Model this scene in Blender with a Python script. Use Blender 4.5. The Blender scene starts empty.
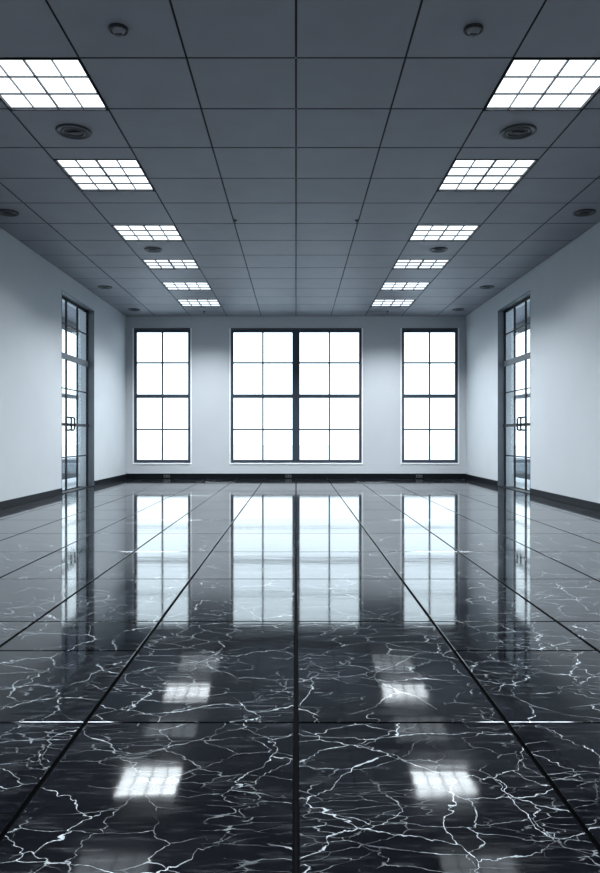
import bpy, bmesh, math, random
from mathutils import Vector, Matrix
C = bpy.context.scene
COL = C.collection
R = math.radians
random.seed(7)

# ------------------------------------------------------------------ camera, world, exposure
CAM_H = 1.05
cd = bpy.data.cameras.new('camera')
cam = bpy.data.objects.new('camera', cd); COL.objects.link(cam)
cam.location = (0, 0, CAM_H); cam.rotation_euler = (R(90), 0, 0)
cd.sensor_fit = 'HORIZONTAL'; cd.sensor_width = 36.0
cd.lens = 703.0 / 600.0 * 36.0
cd.shift_x = 4.0 / 600.0
cd.shift_y = 0.0
cd.clip_end = 500
C.camera = cam

SKY = 2.75
w = bpy.data.worlds.new('overcast_sky'); C.world = w; w.use_nodes = True
bg = w.node_tree.nodes['Background']
bg.inputs[0].default_value = (0.80, 0.915, 1.0, 1); bg.inputs[1].default_value = SKY

C.view_settings.view_transform = 'Standard'
C.view_settings.look = 'None'
C.view_settings.gamma = 1
C.view_settings.use_curve_mapping = False
C.view_settings.exposure = 0.0

# lamp strengths of the six ceiling lights of one row, nearest first
LAMP = [1.6, 1.6, 1.6, 1.2, 1.6, 1.2]
ADDED_LAMP = 1.6  # diffuser glow of the unseen ceiling lights added to brighten the walls
BEAM = [100, 105, 75, 110, 105, 130, 95, 95, 95]           # downward light of each fitting: watts
SPREAD = [122, 116, 136, 128, 143, 126, 128, 128, 128] # and beam angle

HW, D, H, Y0 = 4.25, 17.57, 4.05, -2.0      # half width, far wall, ceiling height, near wall
WT = 0.33                                  # wall thickness

def portal(loc, rot, sx, sy):
    l = bpy.data.lights.new('daylight_portal', 'AREA'); l.shape = 'RECTANGLE'
    l.size, l.size_y = sx, sy; l.cycles.is_portal = True
    o = bpy.data.objects.new('daylight_portal', l); COL.objects.link(o)
    o.location = loc; o.rotation_euler = rot
for x0, x1 in ((-4.05, -2.64), (-1.63, 1.63), (2.64, 4.05)):
    portal(((x0 + x1) / 2, D + 0.3, 2.06), (R(-90), 0, 0), x1 - x0, 3.34)
portal((-4.56, 13.8, 1.85), (R(90), 0, R(-90)), 2.06, 3.7)
portal((4.56, 13.8, 1.85), (R(90), 0, R(90)), 2.06, 3.7)

# ------------------------------------------------------------------ materials
def mat(name, col, rough=0.5, metal=0.0, noise=0.0, nscale=8.0, emit=None, strength=0, bump=0.0, spec=0.5):
    m = bpy.data.materials.new(name); m.use_nodes = True
    nt = m.node_tree; b = nt.nodes['Principled BSDF']
    b.inputs['Base Color'].default_value = (*col, 1)
    b.inputs['Roughness'].default_value = rough
    b.inputs['Metallic'].default_value = metal
    b.inputs['Specular IOR Level'].default_value = spec
    if noise or bump:
        tc = nt.nodes.new('ShaderNodeTexCoord')
        n = nt.nodes.new('ShaderNodeTexNoise'); n.inputs['Scale'].default_value = nscale
        n.inputs['Detail'].default_value = 5
        nt.links.new(tc.outputs['Object'], n.inputs['Vector'])
        if noise:
            r = nt.nodes.new('ShaderNodeValToRGB')
            r.color_ramp.elements[0].position = 0.3; r.color_ramp.elements[1].position = 0.7
            r.color_ramp.elements[0].color = (*[c * (1 - noise) for c in col], 1)
            r.color_ramp.elements[1].color = (*[min(1, c * (1 + noise)) for c in col], 1)
            nt.links.new(n.outputs['Fac'], r.inputs['Fac'])
            nt.links.new(r.outputs['Color'], b.inputs['Base Color'])
        if bump:
            bp = nt.nodes.new('ShaderNodeBump'); bp.inputs['Strength'].default_value = bump
            bp.inputs['Distance'].default_value = 0.01
            nt.links.new(n.outputs['Fac'], bp.inputs['Height'])
            nt.links.new(bp.outputs['Normal'], b.inputs['Normal'])
    if emit:
        b.inputs['Emission Color'].default_value = (*emit, 1)
        b.inputs['Emission Strength'].default_value = strength
    return m

M = {}
M['wall'] = mat('painted_wall', (0.50, 0.53, 0.56), 0.6, noise=0.02, nscale=1.5, bump=0.02, spec=0.3)
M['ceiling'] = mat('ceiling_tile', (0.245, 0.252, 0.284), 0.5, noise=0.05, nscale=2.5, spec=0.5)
M['black_gap'] = mat('dark_joint', (0.006, 0.007, 0.009), 0.7)
M['grout'] = mat('dark_grout', (0.002, 0.0025, 0.003), 0.8, spec=0.05)
M['base'] = mat('baseboard_black', (0.006, 0.008, 0.011), 0.4, noise=0.1, nscale=6, spec=0.08)
M['frame'] = mat('window_frame_slate', (0.045, 0.056, 0.075), 0.45, noise=0.08, nscale=5, spec=0.2)
M['reveal'] = mat('door_casing_slate', (0.075, 0.09, 0.108), 0.5, noise=0.05, nscale=4)
M['door'] = mat('door_frame_dark', (0.014, 0.017, 0.022), 0.5, noise=0.08, nscale=5, spec=0.15)
M['casing'] = mat('pale_casing', (0.86, 0.88, 0.90), 0.4, noise=0.02, nscale=5)
M['steel'] = mat('brushed_steel', (0.5, 0.52, 0.55), 0.25, 1.0, noise=0.05, nscale=30)
M['darksteel'] = mat('dark_steel', (0.16, 0.17, 0.18), 0.35, 0.8, noise=0.05, nscale=30)
M['fixture'] = mat('downlight_trim', (0.028, 0.033, 0.04), 0.35, 0.2, noise=0.05, nscale=20)
M['fixture_dark'] = mat('downlight_well', (0.006, 0.007, 0.009), 0.4)
M['louver'] = mat('louver_bar', (0.008, 0.010, 0.012), 0.5, spec=0.1)
M['ext_wall'] = mat('exterior_render', (0.36, 0.37, 0.41), 0.8, noise=0.04, nscale=3)
M['ext_grey'] = mat('exterior_rail_grey', (0.16, 0.17, 0.19), 0.6, noise=0.05, nscale=6)
M['soffit'] = mat('canopy_soffit', (0.20, 0.21, 0.24), 0.8, noise=0.05, nscale=3)
M['fascia'] = mat('canopy_fascia', (0.035, 0.04, 0.05), 0.6, noise=0.05, nscale=3)
M['ground'] = mat('pale_paving', (0.72, 0.76, 0.80), 0.8, noise=0.05, nscale=0.8)
M['terrace'] = mat('terrace_stone', (0.50, 0.56, 0.60), 0.8, noise=0.05, nscale=0.8)
M['chrome'] = mat('chrome_clip', (0.85, 0.88, 0.9), 0.15, 1.0, noise=0.02, nscale=40)
M['plate'] = mat('outlet_plate', (0.12, 0.13, 0.14), 0.35, 0.5, noise=0.04, nscale=40)

def glass_mat():
    m = bpy.data.materials.new('clear_glass'); m.use_nodes = True
    nt = m.node_tree; nt.nodes.clear()
    out = nt.nodes.new('ShaderNodeOutputMaterial'); mix = nt.nodes.new('ShaderNodeMixShader')
    fr = nt.nodes.new('ShaderNodeFresnel'); 
    ge = nt.nodes.new('ShaderNodeNewGeometry'); ir = nt.nodes.new('ShaderNodeMapRange')
    ir.inputs['To Min'].default_value = 1.3; ir.inputs['To Max'].default_value = 1 / 1.3
    nt.links.new(ge.outputs['Backfacing'], ir.inputs['Value']); nt.links.new(ir.outputs['Result'], fr.inputs['IOR'])
    tr = nt.nodes.new('ShaderNodeBsdfTransparent'); tr.inputs['Color'].default_value = (0.95, 0.975, 0.98, 1)
    gl = nt.nodes.new('ShaderNodeBsdfGlossy'); gl.inputs['Roughness'].default_value = 0.02
    nt.links.new(fr.outputs[0], mix.inputs[0]); nt.links.new(tr.outputs[0], mix.inputs[1])
    nt.links.new(gl.outputs[0], mix.inputs[2]); nt.links.new(mix.outputs[0], out.inputs[0])
    return m
M['glass'] = glass_mat()

def frosted_mat():
    m = bpy.data.materials.new('screen_panel'); m.use_nodes = True
    nt = m.node_tree; nt.nodes.clear()
    out = nt.nodes.new('ShaderNodeOutputMaterial'); mix = nt.nodes.new('ShaderNodeMixShader')
    tr = nt.nodes.new('ShaderNodeBsdfTransparent'); tr.inputs['Color'].default_value = (0.7, 0.76, 0.8, 1)
    df = nt.nodes.new('ShaderNodeBsdfDiffuse'); df.inputs['Color'].default_value = (0.3, 0.34, 0.36, 1)
    mix.inputs[0].default_value = 0.6
    nt.links.new(tr.outputs[0], mix.inputs[1]); nt.links.new(df.outputs[0], mix.inputs[2])
    nt.links.new(mix.outputs[0], out.inputs[0])
    return m
M['screen'] = frosted_mat()

def lamp_mat(i, s):
    m = bpy.data.materials.new('lamp_diffuser'); m.use_nodes = True
    nt = m.node_tree; b = nt.nodes['Principled BSDF']
    b.inputs['Base Color'].default_value = (0.8, 0.85, 0.9, 1); b.inputs['Roughness'].default_value = 0.5
    b.inputs['Emission Color'].default_value = (0.88, 0.95, 1.0, 1)
    b.inputs['Emission Strength'].default_value = s
    return m
LM = [lamp_mat(i, s) for i, s in enumerate(LAMP + [ADDED_LAMP] * 3)]

def marble():
    m = bpy.data.materials.new('black_veined_marble'); m.use_nodes = True
    nt = m.node_tree; N = nt.nodes; L = nt.links; b = N['Principled BSDF']
    tc = N.new('ShaderNodeTexCoord')
    at = N.new('ShaderNodeAttribute'); at.attribute_name = 'tile_offset'
    def vm(op, a, bb):
        n = N.new('ShaderNodeVectorMath'); n.operation = op
        for k, v in ((0, a), (1, bb)):
            if isinstance(v, tuple): n.inputs[k].default_value = v
            else: L.new(v, n.inputs[k])
        return n.outputs[0]
    def ma(op, a, bb=0.0, cc=0.0, clamp=False):
        n = N.new('ShaderNodeMath'); n.operation = op; n.use_clamp = clamp
        for k, v in ((0, a), (1, bb), (2, cc)):
            if isinstance(v, (int, float)): n.inputs[k].default_value = v
            else: L.new(v, n.inputs[k])
        return n.outputs[0]
    def noise(v, s, det=4, rough=0.5, col=False):
        n = N.new('ShaderNodeTexNoise'); n.inputs['Scale'].default_value = s
        n.inputs['Detail'].default_value = det; n.inputs['Roughness'].default_value = rough
        L.new(v, n.inputs['Vector']); return n.outputs['Color' if col else 'Fac']
    def smooth(v, a, bb, c=0.0, d=1.0):
        n = N.new('ShaderNodeMapRange'); n.interpolation_type = 'SMOOTHSTEP'
        L.new(v, n.inputs['Value'])
        for k, x in (('From Min', a), ('From Max', bb), ('To Min', c), ('To Max', d)):
            if isinstance(x, (int, float)): n.inputs[k].default_value = x
            else: L.new(x, n.inputs[k])
        return n.outputs['Result']
    P = vm('ADD', tc.outputs['Object'], at.outputs['Vector'])
    def warp(v, s, amt, det):
        c = noise(v, s, det, 0.6, True)
        return vm('ADD', v, vm('MULTIPLY', vm('SUBTRACT', c, (0.5, 0.5, 0.5)), (amt, amt * 0.8, 0)))
    def veins(scale, stretch, wamt, wid, off, masklo, maskhi):
        v = vm('MULTIPLY', vm('ADD', P, off), stretch)
        v = warp(v, 1.6, wamt, 2); v = warp(v, 7, wamt * 0.30, 3); v = warp(v, 28, wamt * 0.11, 5)
        vo = N.new('ShaderNodeTexVoronoi'); vo.feature = 'DISTANCE_TO_EDGE'; vo.voronoi_dimensions = '2D'
        vo.inputs['Scale'].default_value = scale; L.new(v, vo.inputs['Vector'])
        nz = noise(vm('ADD', P, off), 5.5, 4, 0.6)
        wv = smooth(nz, 0.42, 0.74, wid * 0.5, wid * 2.1)       # vein width wanders
        line = smooth(vo.outputs['Distance'], ma('MULTIPLY', wv, 0.25), wv, 1.0, 0.0)
        mk = smooth(noise(vm('ADD', P, (off[0] + 5, off[1], 0)), 2.3, 4), masklo, maskhi)
        return ma('MULTIPLY', line, mk)
    v1 = veins(3.0, (1.0, 1.0, 1), 0.40, 0.0075, (3.1, 7.7, 0), 0.40, 0.56)
    v2 = veins(6.0, (0.85, 1.2, 1), 0.32, 0.0115, (11.3, 2.9, 0), 0.40, 0.60)
    v3 = veins(13.0, (0.5, 1.7, 1), 0.34, 0.024, (1.7, 15.1, 0), 0.46, 0.66)
    # short flecks and streaks running across the room
    sp = vm('MULTIPLY', P, (6, 42, 1))
    st = smooth(noise(sp, 1.0, 6, 0.7), 0.50, 0.78)
    fl = smooth(noise(vm('MULTIPLY', P, (55, 110, 1)), 1.0, 3, 0.5), 0.70, 0.78)
    tot = ma('MAXIMUM', ma('MULTIPLY', v1, 1.0), ma('MULTIPLY', v2, 0.8))
    tot = ma('MAXIMUM', tot, ma('MULTIPLY', v3, 0.5))
    tot = ma('MAXIMUM', tot, ma('MULTIPLY', fl, 0.16))
    tot = ma('ADD', tot, ma('MULTIPLY', st, 0.10), clamp=True)
    cloud = noise(vm('MULTIPLY', P, (1.2, 2.5, 1)), 1.0, 4)
    base = N.new('ShaderNodeMix'); base.data_type = 'RGBA'; L.new(smooth(cloud, 0.35, 0.7), base.inputs[0])
    base.inputs[6].default_value = (0.0015, 0.0016, 0.0026, 1); base.inputs[7].default_value = (0.0055, 0.006, 0.0085, 1)
    mx = N.new('ShaderNodeMix'); mx.data_type = 'RGBA'; L.new(tot, mx.inputs[0])
    L.new(base.outputs[2], mx.inputs[6]); mx.inputs[7].default_value = (0.38, 0.42, 0.45, 1)
    L.new(mx.outputs[2], b.inputs['Base Color'])
    rn = noise(vm('MULTIPLY', P, (1.0, 9, 1)), 1.0, 3)
    L.new(smooth(rn, 0.3, 0.7, 0.045, 0.075), b.inputs['Roughness'])
    b.inputs['IOR'].default_value = 1.5; b.inputs['Specular IOR Level'].default_value = 0.42
    b.inputs['Specular Tint'].default_value = (0.86, 0.95, 1.0, 1)
    hb = noise(vm('MULTIPLY', P, (1.5, 7, 1)), 1.0, 2)
    bp = N.new('ShaderNodeBump'); bp.inputs['Strength'].default_value = 0.12; bp.inputs['Distance'].default_value = 0.004
    L.new(hb, bp.inputs['Height']); L.new(bp.outputs['Normal'], b.inputs['Normal'])
    return m
M['marble'] = marble()

# ------------------------------------------------------------------ mesh helpers
def box(bm, x0, x1, y0, y1, z0, z1, mi=0):
    if x0 > x1: x0, x1 = x1, x0
    if y0 > y1: y0, y1 = y1, y0
    vs = [bm.verts.new(p) for p in ((x0,y0,z0),(x1,y0,z0),(x1,y1,z0),(x0,y1,z0),(x0,y0,z1),(x1,y0,z1),(x1,y1,z1),(x0,y1,z1))]
    fs = []
    for q in ((0,3,2,1),(4,5,6,7),(0,1,5,4),(1,2,6,5),(2,3,7,6),(3,0,4,7)):
        f = bm.faces.new([vs[i] for i in q]); f.material_index = mi; fs.append(f)
    return fs

def lathe(bm, prof, cx=0, cy=0, cz=0, n=40, mi=0, close=True):
    """prof: list of (radius, z)"""
    rings = []
    for r, z in prof:
        if r < 1e-6: rings.append([bm.verts.new((cx, cy, cz + z))])
        else: rings.append([bm.verts.new((cx + r*math.cos(2*math.pi*k/n), cy + r*math.sin(2*math.pi*k/n), cz + z)) for k in range(n)])
    for a, b in zip(rings, rings[1:]):
        for k in range(n):
            k2 = (k + 1) % n
            if len(a) == 1 and len(b) == 1: continue
            if len(a) == 1: f = bm.faces.new((a[0], b[k2], b[k]))
            elif len(b) == 1: f = bm.faces.new((a[k], a[k2], b[0]))
            else: f = bm.faces.new((a[k], a[k2], b[k2], b[k]))
            f.material_index = mi; f.smooth = True

def tube(bm, pts, r, n=12):
    pts = [Vector(p) for p in pts]; rings = []
    for i, p in enumerate(pts):
        t = (pts[min(i+1, len(pts)-1)] - pts[max(i-1, 0)]).normalized()
        u = t.cross(Vector((0, 0, 1)) if abs(t.z) < 0.9 else Vector((1, 0, 0))).normalized(); v = t.cross(u)
        rings.append([bm.verts.new(p + r*(math.cos(2*math.pi*k/n)*u + math.sin(2*math.pi*k/n)*v)) for k in range(n)])
    for a, b in zip(rings, rings[1:]):
        for k in range(n):
            f = bm.faces.new((a[k], a[(k+1) % n], b[(k+1) % n], b[k])); f.smooth = True
    bm.faces.new(rings[0][::-1]); bm.faces.new(rings[-1])

def obj(name, bm, mats, parent=None, bevel=0, kind=None, loc=(0, 0, 0)):
    bmesh.ops.recalc_face_normals(bm, faces=bm.faces)
    me = bpy.data.meshes.new(name); bm.to_mesh(me); bm.free()
    for m in (mats if isinstance(mats, (list, tuple)) else [mats]): me.materials.append(m)
    o = bpy.data.objects.new(name, me); COL.objects.link(o)
    o.location = loc
    if parent: o.parent = parent
    if bevel:
        md = o.modifiers.new('bevel', 'BEVEL'); md.width = bevel; md.segments = 2; md.limit_method = 'ANGLE'
    if kind: o['kind'] = kind
    return o

def B(name, dims, m, parent=None, bevel=0, kind=None):
    bm = bmesh.new()
    for d in dims: box(bm, *d)
    return obj(name, bm, m, parent, bevel, kind)

def empty(name, loc=(0, 0, 0), kind=None, label=None, cat=None, group=None):
    o = bpy.data.objects.new(name, None); COL.objects.link(o); o.location = loc
    o.empty_display_size = 0.1
    if kind: o['kind'] = kind
    tag(o, label, cat, group); return o

def tag(o, label=None, cat=None, group=None):
    if label: o['label'] = label
    if cat: o['category'] = cat
    if group: o['group'] = group
    return o

def copy_tree(o, parent=None):
    c = o.copy(); COL.objects.link(c)
    if parent: c.parent = parent
    for ch in [x for x in bpy.data.objects if x.parent == o]: copy_tree(ch, c)
    return c

# ------------------------------------------------------------------ floor: bevelled marble slabs over dark grout
fx = [0.775, 1.48, 2.20, 2.98, 3.72]
cols = [-HW] + [-x for x in fx[::-1]] + [0.0] + fx + [HW]
rows = [Y0, -0.95, 0.62, 2.581, 3.990, 5.180]
y = 5.180
while y + 1.22 < D - 0.3:
    y += 1.22; rows.append(y)
rows.append(D)
def slab(bm, x0, x1, y0, y1, z0, z1, bev, lay, off):
    a = [bm.verts.new((x, yy, z0)) for x, yy in ((x0,y0),(x1,y0),(x1,y1),(x0,y1))]
    b = [bm.verts.new((x, yy, z1 - bev)) for x, yy in ((x0,y0),(x1,y0),(x1,y1),(x0,y1))]
    c = [bm.verts.new((x, yy, z1)) for x, yy in ((x0+bev,y0+bev),(x1-bev,y0+bev),(x1-bev,y1-bev),(x0+bev,y1-bev))]
    fs = [bm.faces.new(c)]
    for k in range(4):
        k2 = (k + 1) % 4
        fs.append(bm.faces.new((a[k], a[k2], b[k2], b[k]))); fs.append(bm.faces.new((b[k], b[k2], c[k2], c[k])))
    for n, f in enumerate(fs):
        f[lay] = off
        if n % 2 == 1: f.material_index = 1
bm = bmesh.new(); lay = bm.faces.layers.float_vector.new('tile_offset')
GAP, BEV = 0.008, 0.002
for i in range(len(cols) - 1):
    rr = list(rows)
    lo, hi = sorted((abs(cols[i]), abs(cols[i+1])))
    if abs(lo - 0.775) < 1e-3: rr.append(3.447); rr.sort()
    for j in range(len(rr) - 1):
        g0 = GAP if i else 0; g1 = GAP if i < len(cols) - 2 else 0
        # the slabs either side of the middle joint stand a little further apart
        if abs(cols[i]) < 1e-6: g0 = 0.0095
        if abs(cols[i+1]) < 1e-6: g1 = 0.0095
        hg = 0.0065
        slab(bm, cols[i] + g0, cols[i+1] - g1, rr[j] + hg, rr[j+1] - hg, -0.03, 0.0, BEV, lay,
             (random.uniform(-9, 9), random.uniform(-9, 9), 0))
fs = box(bm, -HW, HW, Y0, D, -0.20, -0.016, 1)
for s in (-1, 1):
    box(bm, s*HW, s*(HW + WT), 12.745, 14.80, -0.20, 0.0, 1)
obj('floor', bm, [M['marble'], M['grout']], kind='structure')

# ------------------------------------------------------------------ ceiling: tiles with dark joints, holes for the lights
cx_ = [0.0, 0.868, 1.72, 2.63, 3.50, HW]
ccols = [-x for x in cx_[:0:-1]] + cx_
PIT = 0.8655
crow = [5.572 + PIT*k for k in range(-8, 14)]
crow = [Y0] + [v for v in crow if v > Y0 + 0.3] + [D]
lights_y = [(5.580, 6.470), (7.612, 8.610), (9.985, 10.815), (11.92, 12.63), (13.69, 14.45), (15.40, 16.28),
            (2.976, 3.841), (0.379, 1.244), (-1.352, -0.487)]   # the last three are added out of view to light the nearer walls
LX0, LX1 = 1.72, 2.63
bm = bmesh.new()
for i in range(len(ccols) - 1):
    a, b = ccols[i], ccols[i+1]
    lo, hi = sorted((abs(a), abs(b)))
    islight = abs(lo - LX0) < 1e-3
    segs = []
    for j in range(len(crow) - 1):
        s = [(crow[j], crow[j+1])]
        if islight:
            for l0, l1 in lights_y:
                ns = []
                for p, q in s:
                    if l1 <= p or l0 >= q: ns.append((p, q)); continue
                    if l0 - p > 0.03: ns.append((p, l0))
                    if q - l1 > 0.03: ns.append((l1, q))
                s = ns
        segs += s
    gx = 0.008; gy = 0.009
    for p, q in segs:
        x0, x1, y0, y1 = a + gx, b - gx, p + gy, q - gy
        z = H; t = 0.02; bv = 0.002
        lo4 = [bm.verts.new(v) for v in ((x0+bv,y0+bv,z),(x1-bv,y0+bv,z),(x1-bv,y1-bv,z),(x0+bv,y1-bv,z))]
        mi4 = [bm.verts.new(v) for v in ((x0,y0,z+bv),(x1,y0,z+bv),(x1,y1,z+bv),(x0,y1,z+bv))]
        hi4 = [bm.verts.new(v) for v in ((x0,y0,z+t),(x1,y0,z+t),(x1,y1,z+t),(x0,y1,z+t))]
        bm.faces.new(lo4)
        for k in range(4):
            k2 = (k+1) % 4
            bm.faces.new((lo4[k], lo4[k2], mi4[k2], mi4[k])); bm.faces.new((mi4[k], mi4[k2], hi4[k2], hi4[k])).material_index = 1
box(bm, -HW, HW, Y0, D, H + 0.10, H + 0.25, 1)
# dark carrier strips above the joints
for xx in ccols[1:-1]: box(bm, xx - 0.014, xx + 0.014, Y0, D, H + 0.012, H + 0.1, 1)
for i in range(len(ccols) - 1):
    lo = min(abs(ccols[i]), abs(ccols[i+1])); isl = abs(lo - LX0) < 1e-3
    for yy in crow[1:-1]:
        if isl and any(l0 - 0.02 < yy < l1 + 0.02 for l0, l1 in lights_y): continue
        box(bm, ccols[i], ccols[i+1], yy - 0.014, yy + 0.014, H + 0.012, H + 0.1, 1)
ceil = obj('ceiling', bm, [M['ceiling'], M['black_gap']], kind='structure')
for yy in crow:
    if 5 < yy < 8.5:
        bm = bmesh.new(); lathe(bm, [(0.007, 0.014), (0.007, 0.0), (0.0045, -0.003), (0, -0.004)], 0, yy, H, 12)
        obj('grid_clip', bm, M['chrome'], ceil)

# ------------------------------------------------------------------ walls
def pieces(u0, u1, z0, z1, holes):
    us = sorted({u0, u1, *[h[0] for h in holes], *[h[1] for h in holes]})
    out = []
    for a, b in zip(us, us[1:]):
        hs = [h for h in holes if h[0] <= a + 1e-6 and h[1] >= b - 1e-6]
        z = z0
        for h in sorted(hs, key=lambda h: h[2]):
            if h[2] > z: out.append((a, b, z, h[2]))
            z = h[3]
        if z < z1: out.append((a, b, z, z1))
    return out
DY0, DY1, DH = 12.745, 14.80, 3.70          # door opening in the side walls
for s, nm in ((-1, 'left'), (1, 'right')):
    B('wall_' + nm, [(s*HW, s*(HW + WT), a, b, z0, z1) for a, b, z0, z1 in pieces(Y0, D + WT, -0.2, H + 0.25, [(DY0, DY1, -0.2, DH)])],
      M['wall'], kind='structure')
    B('baseboard_' + nm, [(s*(HW - 0.018), s*HW, a, b, 0, 0.115) for a, b in ((Y0, DY0 - 0.01), (DY1 + 0.005, D - 0.018))],
      M['base'], bevel=0.004, kind='structure')
WZ0, WZ1 = 0.39, 3.72
wins = [(-4.05, -2.64), (-1.63, 1.64), (2.645, 4.045)]
B('wall_back', [(a, b, D, D + WT, z0, z1) for a, b, z0, z1 in pieces(-HW, HW, -0.2, H + 0.25, [(a, b, WZ0, WZ1) for a, b in wins])],
  M['wall'], kind='structure')
B('baseboard_back', [(-HW, HW, D - 0.018, D, 0, 0.125)], M['base'], bevel=0.004, kind='structure')
B('wall_front', [(-HW, HW, Y0 - 0.2, Y0, -0.2, H + 0.25)], M['wall'], kind='structure')

# ------------------------------------------------------------------ far windows
MU = 0.019
def window(n, x0, x1, lights):
    t = empty('window_%d' % n, ((x0+x1)/2, D, WZ0), kind='structure')
    def P(name, dims, m, bev=0.004):
        bm = bmesh.new()
        for d in dims: box(bm, d[0]-t.location.x, d[1]-t.location.x, d[2]-t.location.y, d[3]-t.location.y, d[4]-WZ0, d[5]-WZ0)
        return obj(name, bm, m, t, bev)
    f = 0.062
    P('frame', [(x0, x0+f, D+.004, D+.10, WZ0, WZ1), (x1-f, x1, D+.004, D+.10, WZ0, WZ1),
                (x0+f, x1-f, D+.004, D+.10, WZ1-f, WZ1), (x0+f, x1-f, D+.004, D+.10, WZ0, WZ0+f+.015)], M['frame'])
    e = 0.036
    P('casing', [(x0-e, x0, D-.014, D+.0, WZ0-e, WZ1+e), (x1, x1+e, D-.014, D, WZ0-e, WZ1+e),
                 (x0, x1, D-.014, D, WZ0-e, WZ0)], M['casing'], 0.003)
    P('head_trim', [(x0, x1, D-.014, D, WZ1, WZ1+e)], M['frame'], 0.003)
    if len(lights) > 1: P('mullion', [(-0.092, 0.092, D-.006, D+.10, WZ0+f+.015, WZ1-f)], M['frame'])
    for a, b in lights:
        P('transom_bar', [(a, b, D+.0, D+.09, 2.015, 2.105)], M['frame'])
        P('glazing_bar', [((a+b)/2-MU, (a+b)/2+MU, D+.02, D+.06, WZ0+f, 2.015), ((a+b)/2-MU, (a+b)/2+MU, D+.02, D+.06, 2.105, WZ1-f),
                          (a, b, D+.022, D+.058, 2.895-MU, 2.895+MU), (a, b, D+.022, D+.058, 1.225-MU, 1.225+MU)], M['frame'], 0)
        P('glass_pane', [(a, b, D+.038, D+.044, WZ0+f, WZ1-f)], M['glass'], 0)
f = 0.062
for n, (a, b) in enumerate(wins, 1):
    window(n, a, b, [(a+f, b-f)] if n != 2 else [(a+f, -0.092), (0.092, b-f)])

# ------------------------------------------------------------------ side doors, set back in a dark casing
def door(n, s):
    t = empty('door_%d' % n, (s*HW, (DY0+DY1)/2, 0), kind='structure')
    def bx(bm, a0, a1, y0, y1, z0, z1):
        box(bm, s*a0 - t.location.x, s*a1 - t.location.x, y0 - t.location.y, y1 - t.location.y, z0, z1)
    def P(name, dims, m, bev=0.003):
        bm = bmesh.new()
        for d in dims: bx(bm, *d)
        return obj(name, bm, m, t, bev)
    F0, F1 = 4.378, 4.408
    P('casing', [(HW-.004, F0, DY1-.012, DY1+.0, 0, DH), (HW-.004, F0, DY0, DY0+.012, 0, DH), (HW-.004, F0, DY0+.012, DY1-.012, DH-.012, DH)], M['reveal'], 0.002)
    P('frame', [(F0, F1, DY0, DY0+.05, 0, DH-.0), (F0, F1, DY1-.05, DY1, 0, DH), (F0, F1, DY0+.05, DY1-.05, DH-.06, DH)], M['door'])
    ms = [14.118, 13.435]
    for my in ms: P('mullion', [(F0, F1, my-.025, my+.025, 0.03, DH-.06)], M['door'])
    P('transom_bar', [(F0-.02, F1, DY0+.05, DY1-.05, 2.515, 2.625)], M['reveal'])
    bays = [(DY0+.05, 13.41), (13.46, 14.093), (14.143, DY1-.05)]
    for a, b in bays:
        P('glass_pane', [(4.391, 4.396, a, b, 0.03, 2.515), (4.391, 4.396, a, b, 2.625, DH-.06)], M['glass'], 0)
        P('glazing_bar', [(4.384, 4.402, a, b, z-.012, z+.012) for z in (0.655, 1.965, 3.185)], M['door'], 0)
    P('push_bar', [(4.335, 4.372, DY0+.06, DY1-.06, 1.25, 1.305)], M['base'])
    P('threshold', [(HW-.0, F1, DY0+.012, DY1-.012, 0, 0.012)], M['base'])
    ys = (13.45, 13.66)
    for hy in ys:
        bm = bmesh.new()
        r = 0.017; x = s*4.30 - t.location.x; xi = s*4.37 - t.location.x; yc = hy - t.location.y
        pts = [(xi, yc, 1.17)] + [(x + (xi-x)*(1-math.sin(a)), yc, 1.19 - 0.02*math.cos(a)) for a in (R(30), R(60))] + [(x, yc, 1.19), (x, yc, 1.40)] + \
              [(x + (xi-x)*(1-math.cos(a)), yc, 1.40 + 0.02*math.sin(a)) for a in (R(30), R(60))] + [(xi, yc, 1.42)]
        tube(bm, pts, r)
        obj('handle', bm, M['base'], t)
door(1, -1); door(2, 1)

# ------------------------------------------------------------------ outside
B('ground', [(-60, 60, -20, 110, -0.5, -0.3)], M['ground'], kind='structure')
B('trim_terrace', [(-HW - WT, HW + WT, D + WT, D + WT + 6, -0.29, 0.02)], M['terrace'], kind='structure')
for s, side in ((-1, 'left'), (1, 'right')):
    B('trim_walkway_' + side, [(s*(HW + WT), s*8.0, 9.0, 22.0, -0.29, -0.02)], M['ground'], kind='structure')
    sc = empty('screen_fence', (s*5.25, 16.2, -0.02), label='grey railed screen on the walkway outside the %s glass door' % side, cat='fence', group=None)
    def P(name, dims, m, bev=0.004):
        bm = bmesh.new()
        for d in dims:
            box(bm, d[0]*s - sc.location.x, d[1]*s - sc.location.x, d[2]-16.2, d[3]-16.2, d[4]+.02, d[5]+.02)
        return obj(name, bm, m, sc, bev)
    for z0, z1 in ((1.93, 2.03), (0.46, 0.55), (0.08, 0.22)):
        P('rail', [(5.23, 5.29, 12.5, 20.0, z0, z1)], M['ext_grey'])
    for py in (12.56, 15.0, 17.45, 19.94): P('post', [(5.22, 5.30, py-.05, py+.05, -.02, 2.06)], M['ext_grey'])
    P('panel', [(5.255, 5.265, 12.5, 20.0, 0.22, 0.46)], M['screen'], 0)
    cn = empty('canopy', (s*(HW + WT), 15.0, 3.78), label='flat grey canopy outside above the %s glass door' % side, cat='canopy')
    def Q(name, dims, m):
        bm = bmesh.new()
        for d in dims: box(bm, d[0]*s - cn.location.x, d[1]*s - cn.location.x, d[2]-15, d[3]-15, d[4]-3.78, d[5]-3.78)
        return obj(name, bm, m, cn, 0.005)
    Q('slab', [(HW+WT, 6.0, 11.0, 19.3, 4.10, 4.25)], M['soffit'])
    Q('fascia', [(5.94, 6.0, 11.0, 19.3, 3.80, 4.10)], M['fascia'])

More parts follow.
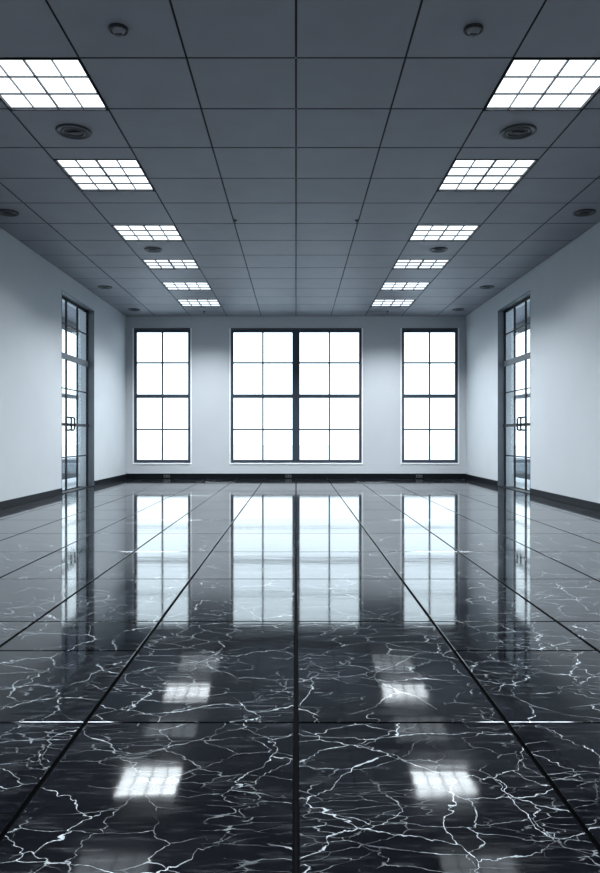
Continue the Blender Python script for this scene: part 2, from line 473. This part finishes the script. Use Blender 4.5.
# ------------------------------------------------------------------ ceiling lights
ordn = ['nearest', 'second nearest', 'third nearest', 'fourth nearest', 'fifth nearest', 'farthest']
rowsn = [3, 4, 3, 3, 3, 3, 3, 3, 3]
barw = [(.0038, .0065), (.0045, .009), (.006, .009), (.008, .015), (.007, .012), (.007, .010)] + [(.006, .008)] * 3
def ceiling_light(i):
    y0, y1 = lights_y[i]; cy = (y0+y1)/2; W = LX1 - LX0; hx = W/2 - .006; hy = (y1-y0)/2 - .006
    t = empty('ceiling_light', ((LX0+LX1)/2, cy, H))
    bm = bmesh.new(); e = .012
    for d in ((-hx, -hx+e, -hy, hy), (hx-e, hx, -hy, hy), (-hx+e, hx-e, -hy, -hy+e), (-hx+e, hx-e, hy-e, hy)):
        box(bm, d[0], d[1], d[2], d[3], -.003, .06)
    box(bm, -hx, hx, -hy, hy, .06, .07)
    obj('housing', bm, M['louver'], t)
    B('diffuser', [(-hx+e, hx-e, -hy+e, hy-e, .022, .028)], LM[i], t)
    thin, thick = barw[i]; n = rowsn[i]
    bm = bmesh.new()
    for k in range(1, 4):
        x = -hx + 2*hx*k/4; wd = thick if k == 2 else thin
        box(bm, x-wd, x+wd, -hy+e, hy-e, .0, .018)
    for k in range(1, n):
        yy = -hy + 2*hy*k/n; wd = thick if (n == 4 and k == 2) else thin
        box(bm, -hx+e, hx-e, yy-wd, yy+wd, .0, .017)
    obj('louver', bm, M['louver'], t)
    l = bpy.data.lights.new('lamp_beam', 'AREA'); l.shape = 'RECTANGLE'; l.size = 2*hx - .04; l.size_y = 2*hy - .04
    l.energy = BEAM[i]; l.spread = R(SPREAD[i]); l.color = (0.90, 0.96, 1.0)
    lo = bpy.data.objects.new('lamp_beam', l); COL.objects.link(lo); lo.parent = t; lo.location = (0, 0, .020)
    return t
lights = [ceiling_light(i) for i in range(9)]

for i, t in enumerate(lights):
    side = 'added square gridded ceiling light continuing the %s-hand row, unseen, brightening the nearer walls'
    if i > 5:
        tag(t, side % 'right', 'ceiling light', 'added unseen overhead lights, right')
        c = copy_tree(t); c.location.x = -t.location.x
        tag(c, side % 'left', 'ceiling light', 'added unseen overhead lights, left'); continue
    tag(t, 'square gridded ceiling light, %s of the six in the right-hand row' % ordn[i], 'ceiling light', 'ceiling lights of the right-hand row')
    c = copy_tree(t); c.location.x = -t.location.x
    tag(c, 'square gridded ceiling light, %s of the six in the left-hand row' % ordn[i], 'ceiling light', 'ceiling lights of the left-hand row')

# ------------------------------------------------------------------ round fittings on the ceiling
def ring_downlight(r):
    t = empty('round_downlight', (0, 0, H))
    bm = bmesh.new()
    lathe(bm, [(r, 0.0), (r, -.010), (r*.94, -.017), (r*.80, -.014), (r*.74, -.004), (r*.66, -.004), (r*.66, 0.0)], n=48)
    obj('trim_ring', bm, M['fixture'], t)
    bm = bmesh.new(); lathe(bm, [(r*.655, -.001), (r*.655, -.012), (r*.60, -.018), (r*.56, -.010), (r*.56, -.001)], n=48)
    obj('inner_ring', bm, M['plate'], t)
    bm = bmesh.new(); lathe(bm, [(r*.55, -.002), (r*.5, -.008), (0, -.010)], n=40)
    obj('baffle', bm, M['fixture'], t)
    bm = bmesh.new(); 
    box(bm, -r*.36, r*.36, -r*.16, r*.16, -.020, -.009)
    obj('lamp_slot', bm, M['fixture_dark'], t, .006)
    return t
def gimbal_downlight(r):
    t = empty('gimbal_downlight', (0, 0, H))
    bm = bmesh.new(); lathe(bm, [(r, 0), (r, -.012), (r*.93, -.020), (r*.80, -.020), (r*.72, -.006), (r*.72, 0)], n=40)
    obj('trim_ring', bm, M['fixture_dark'], t)
    bm = bmesh.new(); prof = [(r*.70, 0.0), (r*.70, -.012), (r*.62, -.026), (r*.45, -.036), (0, -.040)]
    lathe(bm, prof, n=32)
    o = obj('lamp_head', bm, M['ceiling'], t); o.rotation_euler = (R(14), 0, 0)
    bm = bmesh.new(); lathe(bm, [(r*.40, 0), (r*.40, -.005), (0, -.006)], 0, r*.15, -.036, n=24)
    obj('lens', bm, M['fixture_dark'], t)
    return t
def pair(proto, x, y, what):
    for s, side in ((-1, 'left'), (1, 'right')):
        c = copy_tree(proto); c.location = (s*x, y, H)
        tag(c, what % side, 'downlight', None)
        yield c
def clean(proto):
    for ch in [x for x in bpy.data.objects if x.parent == proto]: bpy.data.objects.remove(ch)
    bpy.data.objects.remove(proto)
g = gimbal_downlight(0.072)
for c in pair(g, 1.305, 5.17, 'small dark swivel downlight near the camera, on the %s'): c['group'] = 'small swivel downlights'
clean(g)
g = ring_downlight(0.172)
for c in pair(g, 2.185, 6.91, 'large round downlight just beyond the nearest ceiling light on the %s'): c['group'] = 'round downlights in the light rows'
clean(g)
g = ring_downlight(0.145)
for c in pair(g, 2.29, 11.28, 'round downlight just beyond the third nearest ceiling light on the %s'): c['group'] = 'round downlights in the light rows'
for c in pair(g, 3.86, 9.41, 'round downlight by the %s wall, nearest of its side row'): c['group'] = 'round downlights along the side walls'
for c in pair(g, 3.83, 14.1, 'round downlight by the %s wall above the glass door, middle of its side row'): c['group'] = 'round downlights along the side walls'
for c in pair(g, 3.83, 16.6, 'round downlight in the far %s corner, farthest of its side row'): c['group'] = 'round downlights along the side walls'
clean(g)

# sprinkler heads beside the ceiling joints
def sprinkler(x, y, label):
    t = empty('sprinkler_head', (x, y, H), label=label, cat='sprinkler', group='ceiling sprinkler heads')
    bm = bmesh.new(); lathe(bm, [(.032, 0), (.032, -.005), (.012, -.009), (.012, -.020), (0, -.020)], n=20); obj('escutcheon', bm, M['fixture_dark'], t)
    bm = bmesh.new(); lathe(bm, [(0, -.044), (.026, -.045), (.026, -.049), (0, -.050)], n=20); obj('deflector', bm, M['fixture_dark'], t)
    bm = bmesh.new()
    for s in (-1, 1): tube(bm, [(s*.008, 0, -.018), (s*.013, 0, -.032), (s*.004, 0, -.046)], .003, 6)
    obj('yoke', bm, M['fixture_dark'], t)
sprinkler(-0.845, 9.75, 'tiny dark sprinkler head left of the ceiling centre line')
sprinkler(0.845, 9.75, 'tiny dark sprinkler head right of the ceiling centre line')
sprinkler(-2.20, 16.85, 'tiny dark sprinkler head beyond the farthest left ceiling light')
sprinkler(2.20, 16.85, 'tiny dark sprinkler head beyond the farthest right ceiling light')

# outlets in the far baseboard
def outlet(x, label):
    t = empty('power_outlet', (x, D-.018, .06), label=label, cat='outlet', group='outlets in the far baseboard')
    B('cover_plate', [(-.075, .075, -.008, 0, -.036, .036)], M['plate'], t, .003)
    for sx in (-.034, .034): B('socket', [(sx-.022, sx+.022, -.011, -.008, -.022, .022)], M['fixture_dark'], t, .002)
outlet((167-296)*.025, 'small grey outlet in the black baseboard under the left window')
outlet((288.5-296)*.025, 'small grey outlet in the black baseboard under the middle window')
outlet((419-296)*.025, 'small grey outlet in the black baseboard under the right window')
